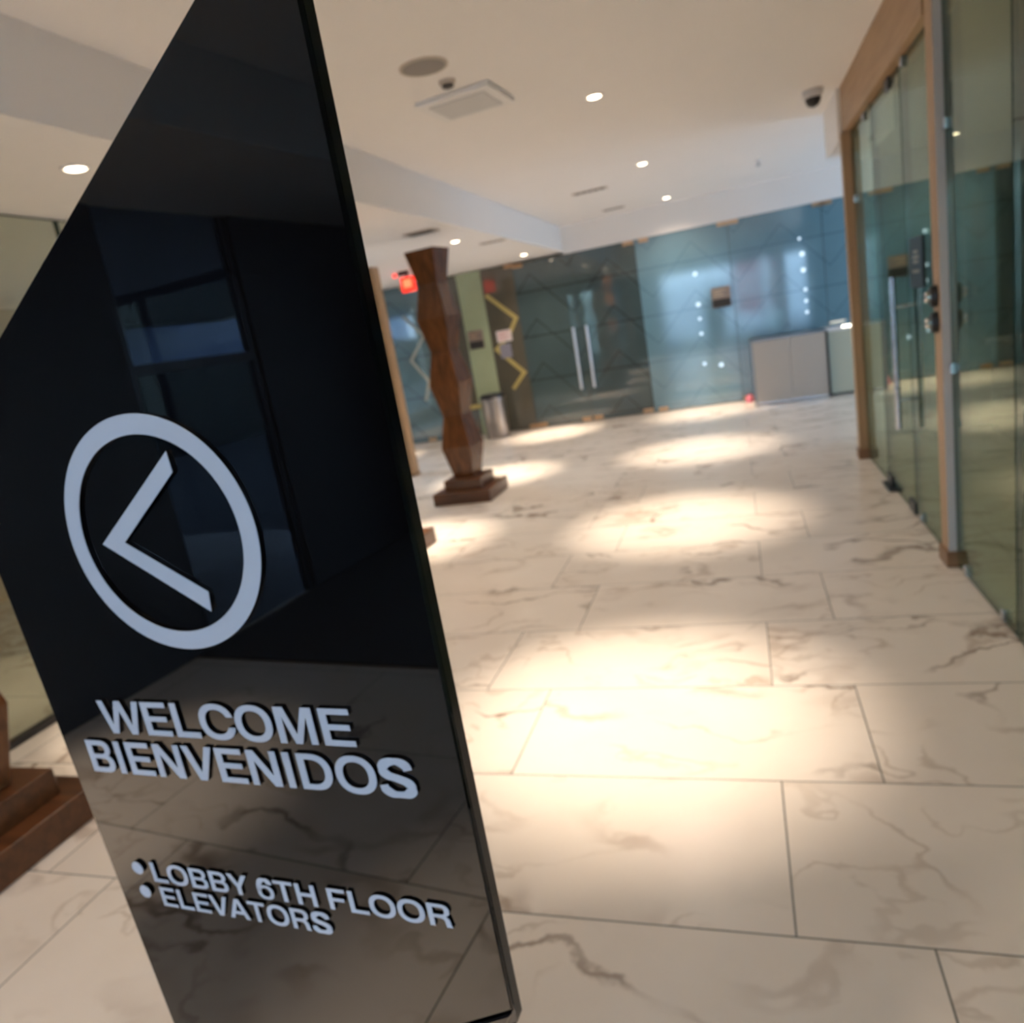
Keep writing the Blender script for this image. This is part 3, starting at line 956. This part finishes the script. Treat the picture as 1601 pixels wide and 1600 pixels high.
def glyph(c):
    """returns advance width and list of groups of closed loops"""
    s, t = SV, TH
    if c == 'I':
        return 0.385, [[[(0.1, 0), (0.1 + s, 0), (0.1 + s, 1), (0.1, 1)]]]
    if c == 'E':
        x0, x1 = 0.1, 0.87
        return 0.93, [[[(x0, 0), (x1, 0), (x1, t), (x0 + s, t), (x0 + s, 0.425), (x1 - 0.06, 0.425), (x1 - 0.06, 0.425 + t - 0.005), (x0 + s, 0.425 + t - 0.005),
                        (x0 + s, 1 - t), (x1 - 0.012, 1 - t), (x1 - 0.012, 1), (x0, 1)]]]
    if c == 'F':
        x0, x1 = 0.1, 0.82
        return 0.86, [[[(x0, 0), (x0 + s, 0), (x0 + s, 0.41), (x1 - 0.08, 0.41), (x1 - 0.08, 0.41 + t), (x0 + s, 0.41 + t), (x0 + s, 1 - t), (x1, 1 - t), (x1, 1), (x0, 1)]]]
    if c == 'L':
        x0, x1 = 0.1, 0.82
        return 0.86, [[[(x0, 0), (x1, 0), (x1, t + 0.01), (x0 + s, t + 0.01), (x0 + s, 1), (x0, 1)]]]
    if c == 'T':
        x1 = 0.85
        m = 0.03 + (x1 - 0.03) / 2
        return 0.88, [[[(m - s / 2, 0), (m + s / 2, 0), (m + s / 2, 1 - t), (x1, 1 - t), (x1, 1), (0.03, 1), (0.03, 1 - t), (m - s / 2, 1 - t)]]]
    if c == 'H':
        x0, x1 = 0.1, 0.92
        return 1.02, [[[(x0, 0), (x0 + s, 0), (x0 + s, 0.42), (x1 - s, 0.42), (x1 - s, 0), (x1, 0), (x1, 1), (x1 - s, 1), (x1 - s, 0.42 + t + 0.01), (x0 + s, 0.42 + t + 0.01), (x0 + s, 1), (x0, 1)]]]
    if c == 'N':
        x0, x1 = 0.1, 0.92
        return 1.02, [[[(x0, 0), (x0 + s - 0.01, 0), (x0 + s - 0.01, 0.70), (x1 - s - 0.02, 0), (x1, 0), (x1, 1), (x1 - s + 0.01, 1), (x1 - s + 0.01, 0.30), (x0 + s + 0.02, 1), (x0, 1)]]]
    if c == 'M':
        x0, x1 = 0.1, 1.08
        m = (x0 + x1) / 2
        w = s - 0.012
        return 1.18, [[[(x0, 0), (x0 + w, 0), (x0 + w, 0.74), (m - 0.085, 0), (m + 0.085, 0), (x1 - w, 0.74), (x1 - w, 0), (x1, 0), (x1, 1), (x1 - 0.26, 1), (m, 0.25), (x0 + 0.26, 1), (x0, 1)]]]
    if c == 'V':
        return 0.93, [[[(0.36, 0), (0.57, 0), (0.92, 1), (0.72, 1), (0.468, 0.24), (0.21, 1), (0.01, 1)]]]
    if c == 'W':
        return 1.34, [[[(0.265, 0), (0.455, 0), (0.67, 0.72), (0.885, 0), (1.075, 0), (1.335, 1), (1.145, 1), (0.975, 0.27), (0.765, 1), (0.575, 1), (0.365, 0.27), (0.195, 1), (0.005, 1)]]]
    if c == 'A':
        return 1.0, [[[(0.0, 0), (0.205, 0), (0.285, 0.225), (0.70, 0.225), (0.785, 0), (0.99, 0), (0.60, 1), (0.385, 1)], [(0.34, 0.378), (0.4925, 0.80), (0.645, 0.378)]]]
    if c == 'Y':
        return 0.93, [[[(0.37, 0), (0.37 + s, 0), (0.37 + s, 0.39), (0.92, 1), (0.70, 1), (0.465, 0.57), (0.23, 1), (0.01, 1), (0.37, 0.39)]]]
    if c == 'O':
        return 1.10, [[arc(0.55, 0.5, 0.50, 0.52, 0, 356, 60), arc(0.55, 0.5, 0.50 - s, 0.52 - t - 0.01, 0, 354, 48)]]
    if c == 'C':
        o = arc(0.55, 0.5, 0.50, 0.52, 24, 336, 60)
        i = arc(0.55, 0.5, 0.50 - s, 0.52 - t - 0.01, 31, 329, 48)
        return 1.05, [[[(1.035, 0.645)] + o + [(1.035, 0.355)] + [(0.85, 0.355)] + i[::-1] + [(0.85, 0.645)]]]
    if c == 'D':
        x0 = 0.1
        o = [(x0, 0), (0.45, 0)] + arc(0.45, 0.5, 0.50, 0.5, -88, 88, 40) + [(0.45, 1), (x0, 1)]
        i = [(x0 + s, t), (0.43, t)] + arc(0.43, 0.5, 0.50 - s + 0.02, 0.5 - t, -86, 86, 32) + [(0.43, 1 - t), (x0 + s, 1 - t)]
        return 1.02, [[o, i]]
    if c in 'BR':
        x0 = 0.1
        if c == 'B':
            o = [(x0, 0), (0.60, 0)] + arc(0.60, 0.28, 0.30, 0.28, -85, 62, 24) + [(0.775, 0.525)] + arc(0.57, 0.745, 0.30, 0.255, -48, 85, 24) + [(0.57, 1), (x0, 1)]
            i1 = [(x0 + s, t), (0.60, t)] + arc(0.595, 0.293, 0.125, 0.135, -80, 80, 16) + [(0.60, 0.428), (x0 + s, 0.428)]
            i2 = [(x0 + s, 0.575), (0.57, 0.575)] + arc(0.565, 0.711, 0.125, 0.131, -80, 80, 16) + [(0.57, 0.842), (x0 + s, 0.842)]
            return 0.97, [[o, i1, i2]]
        o = [(x0, 0), (x0 + s, 0), (x0 + s, 0.385), (0.53, 0.385)] + [(0.63, 0.345), (0.67, 0.26), (0.685, 0.12), (0.705, 0.0)] + \
            [(0.915, 0.0), (0.90, 0.03), (0.875, 0.12), (0.862, 0.28), (0.83, 0.39), (0.75, 0.465), (0.735, 0.478)] + arc(0.58, 0.725, 0.31, 0.275, -52, 85, 24) + [(0.58, 1), (x0, 1)]
        i = [(x0 + s, 0.54), (0.56, 0.54)] + arc(0.575, 0.694, 0.125, 0.15, -80, 80, 16) + [(0.56, 0.845), (x0 + s, 0.845)]
        return 1.0, [[o, i]]
    if c == 'S':
        ctr = [(0.125, 0.30), (0.16, 0.175), (0.30, 0.075), (0.48, 0.06), (0.66, 0.085), (0.775, 0.19), (0.775, 0.31), (0.68, 0.41), (0.48, 0.49), (0.29, 0.555),
               (0.185, 0.65), (0.175, 0.76), (0.26, 0.88), (0.45, 0.94), (0.62, 0.915), (0.735, 0.83), (0.775, 0.715)]
        return 0.93, [[stroke(spline(ctr), 0.092, 0.083)]]
    if c == '6':
        ring = [arc(0.42, 0.325, 0.355, 0.345, 0, 355, 44), arc(0.42, 0.325, 0.355 - 0.165, 0.345 - 0.135, 0, 352, 36)]
        ctr = [(0.152, 0.33), (0.16, 0.55), (0.235, 0.80), (0.33, 0.905), (0.45, 0.935), (0.58, 0.90), (0.655, 0.79), (0.668, 0.74)]
        return 0.83, [ring, [stroke(spline(ctr), 0.088, 0.074)]]
    return 0.34, []


def raised(groups, name, label, depth):
    """fill the outlines, give them thickness, white face and black returns; local x,z with the face towards -y"""
    bmj = bmesh.new()
    dg0 = None
    for loops in groups:
        cu = bpy.data.curves.new('outline', 'CURVE')
        cu.dimensions = '2D'
        cu.fill_mode = 'BOTH'
        cu.extrude = depth / 2 - 0.0003
        cu.bevel_depth = 0.0003
        cu.bevel_resolution = 0
        cu.offset = -0.0003
        for lp in loops:
            sp = cu.splines.new('POLY')
            sp.points.add(len(lp) - 1)
            for q, (x, z) in zip(sp.points, lp):
                q.co = (x, z, 0, 1)
            sp.use_cyclic_u = True
        co = bpy.data.objects.new('outline', cu)
        COL.objects.link(co)
        dg = bpy.context.evaluated_depsgraph_get()
        me = bpy.data.meshes.new_from_object(co.evaluated_get(dg))
        bmj.from_mesh(me)
        bpy.data.objects.remove(co)
        bpy.data.curves.remove(cu)
        bpy.data.meshes.remove(me)
    bmesh.ops.remove_doubles(bmj, verts=bmj.verts, dist=1e-6)
    bmesh.ops.recalc_face_normals(bmj, faces=bmj.faces)
    for v in bmj.verts:
        x, y, z = v.co
        v.co = (x, -z - depth / 2, y)
    bmesh.ops.recalc_face_normals(bmj, faces=bmj.faces)
    me = bpy.data.meshes.new(name)
    bmj.to_mesh(me)
    bmj.free()
    me.materials.clear()
    me.materials.append(M['letter'])
    me.materials.append(M['blackside'])
    for p in me.polygons:
        p.material_index = 0 if p.normal.y < -0.5 else 1
    o = bpy.data.objects.new(name, me)
    COL.objects.link(o)
    o.parent = sign
    o.location = (0, -0.0004, 0)
    o['label'] = label
    return o


def line(text, x0, x1, zt, zb, depth, what):
    cap = (zt - zb) * K
    adv, gl = 0.0, []
    for ch in text:
        w, g = glyph(ch)
        gl.append((ch, adv, g))
        adv += w * 0.975
    xs = [adv_ + p[0] for _, adv_, g in gl for grp in g for lp in grp for p in lp]
    a, b_ = min(xs), max(xs)
    sx = (x1 - x0) * K / (b_ - a)
    for ch, off, g in gl:
        if not g:
            continue
        groups = [[[(x0 * K + (off + p[0] - a) * sx, sz(zb) + p[1] * cap) for p in lp] for lp in grp] for grp in g]
        raised(groups, 'raised_letter' if ch != '6' else 'raised_numeral', 'raised white %s in %s' % (ch, what), depth)


line('WELCOME', -1.001, -0.2412, -0.7125, -0.8045, 0.0034, 'WELCOME')
line('BIENVENIDOS', -1.0913, -0.1140, -0.8290, -0.9225, 0.0034, 'BIENVENIDOS')
line('LOBBY 6TH FLOOR', -1.0065, -0.1025, -1.1975, -1.2590, 0.0028, 'LOBBY 6TH FLOOR')
line('ELEVATORS', -1.000, -0.4460, -1.2755, -1.3365, 0.0028, 'ELEVATORS')
for z, q in ((-1.2215, 'LOBBY'), (-1.2975, 'ELEVATORS')):
    raised([[[(x, sz(z) + w) for x, w in arc(-1.055 * K, 0, 0.0195 * K, 0.0195 * K, 0, 350, 28, 2.0)]]], 'bullet_dot', 'raised white bullet dot before %s' % q, 0.0035)
CX, CZ = -0.629, -0.2975
raised([[arc(CX * K, sz(CZ), 0.2725 * K, 0.2725 * K, 0, 358, 128, 2.0), arc(CX * K, sz(CZ), 0.2280 * K, 0.2280 * K, 0, 358, 128, 2.0)]], 'ring', 'white ring around the arrow', 0.004)
raised([[[(x * K, sz(z)) for x, z in [(-0.8043, -0.306), (-0.5385, -0.4795), (-0.5315, -0.4315), (-0.7342, -0.306), (-0.5366, -0.1600), (-0.5385, -0.1138)]]]], 'arrow_head', 'white arrow head pointing left', 0.004)

# ------------------------------------------------------------------ things outside, seen only as reflections
t = thing('street_banner', 'red street banner outside, seen reflected in the teal glass', 'banner', (0.50, -7.6, 0))
MB().box(-0.48, 0.48, -0.01, 0.01, 0.75, 2.75).build('cloth', M['red'], t)
MB().box(-0.30, 0.36, 0.010, 0.014, 1.95, 2.2).box(-0.30, 0.36, 0.010, 0.014, 1.45, 1.7).build('white_bars', M['white'], t)
MB().tube([(-0.52, 0, -0.12), (-0.52, 0, 2.8)], 0.025).build('pole', M['darkmetal'], t)
struct(MB().box(-12, 12, -16, -15, -0.12, 2.6).box(-12, 12, -16, -15.2, 3.4, 9).build('building_front', M['facade'], None))
struct(MB().box(-17, -16, -16, 6, -0.12, 2.15).box(-17, -16, -16, 6, 3.3, 14).build('dark_building_front', M['facade_dark']))
struct(MB().box(-20, -19, -20, 8, -0.12, 14).build('rear_building_front', M['facade_mid']))
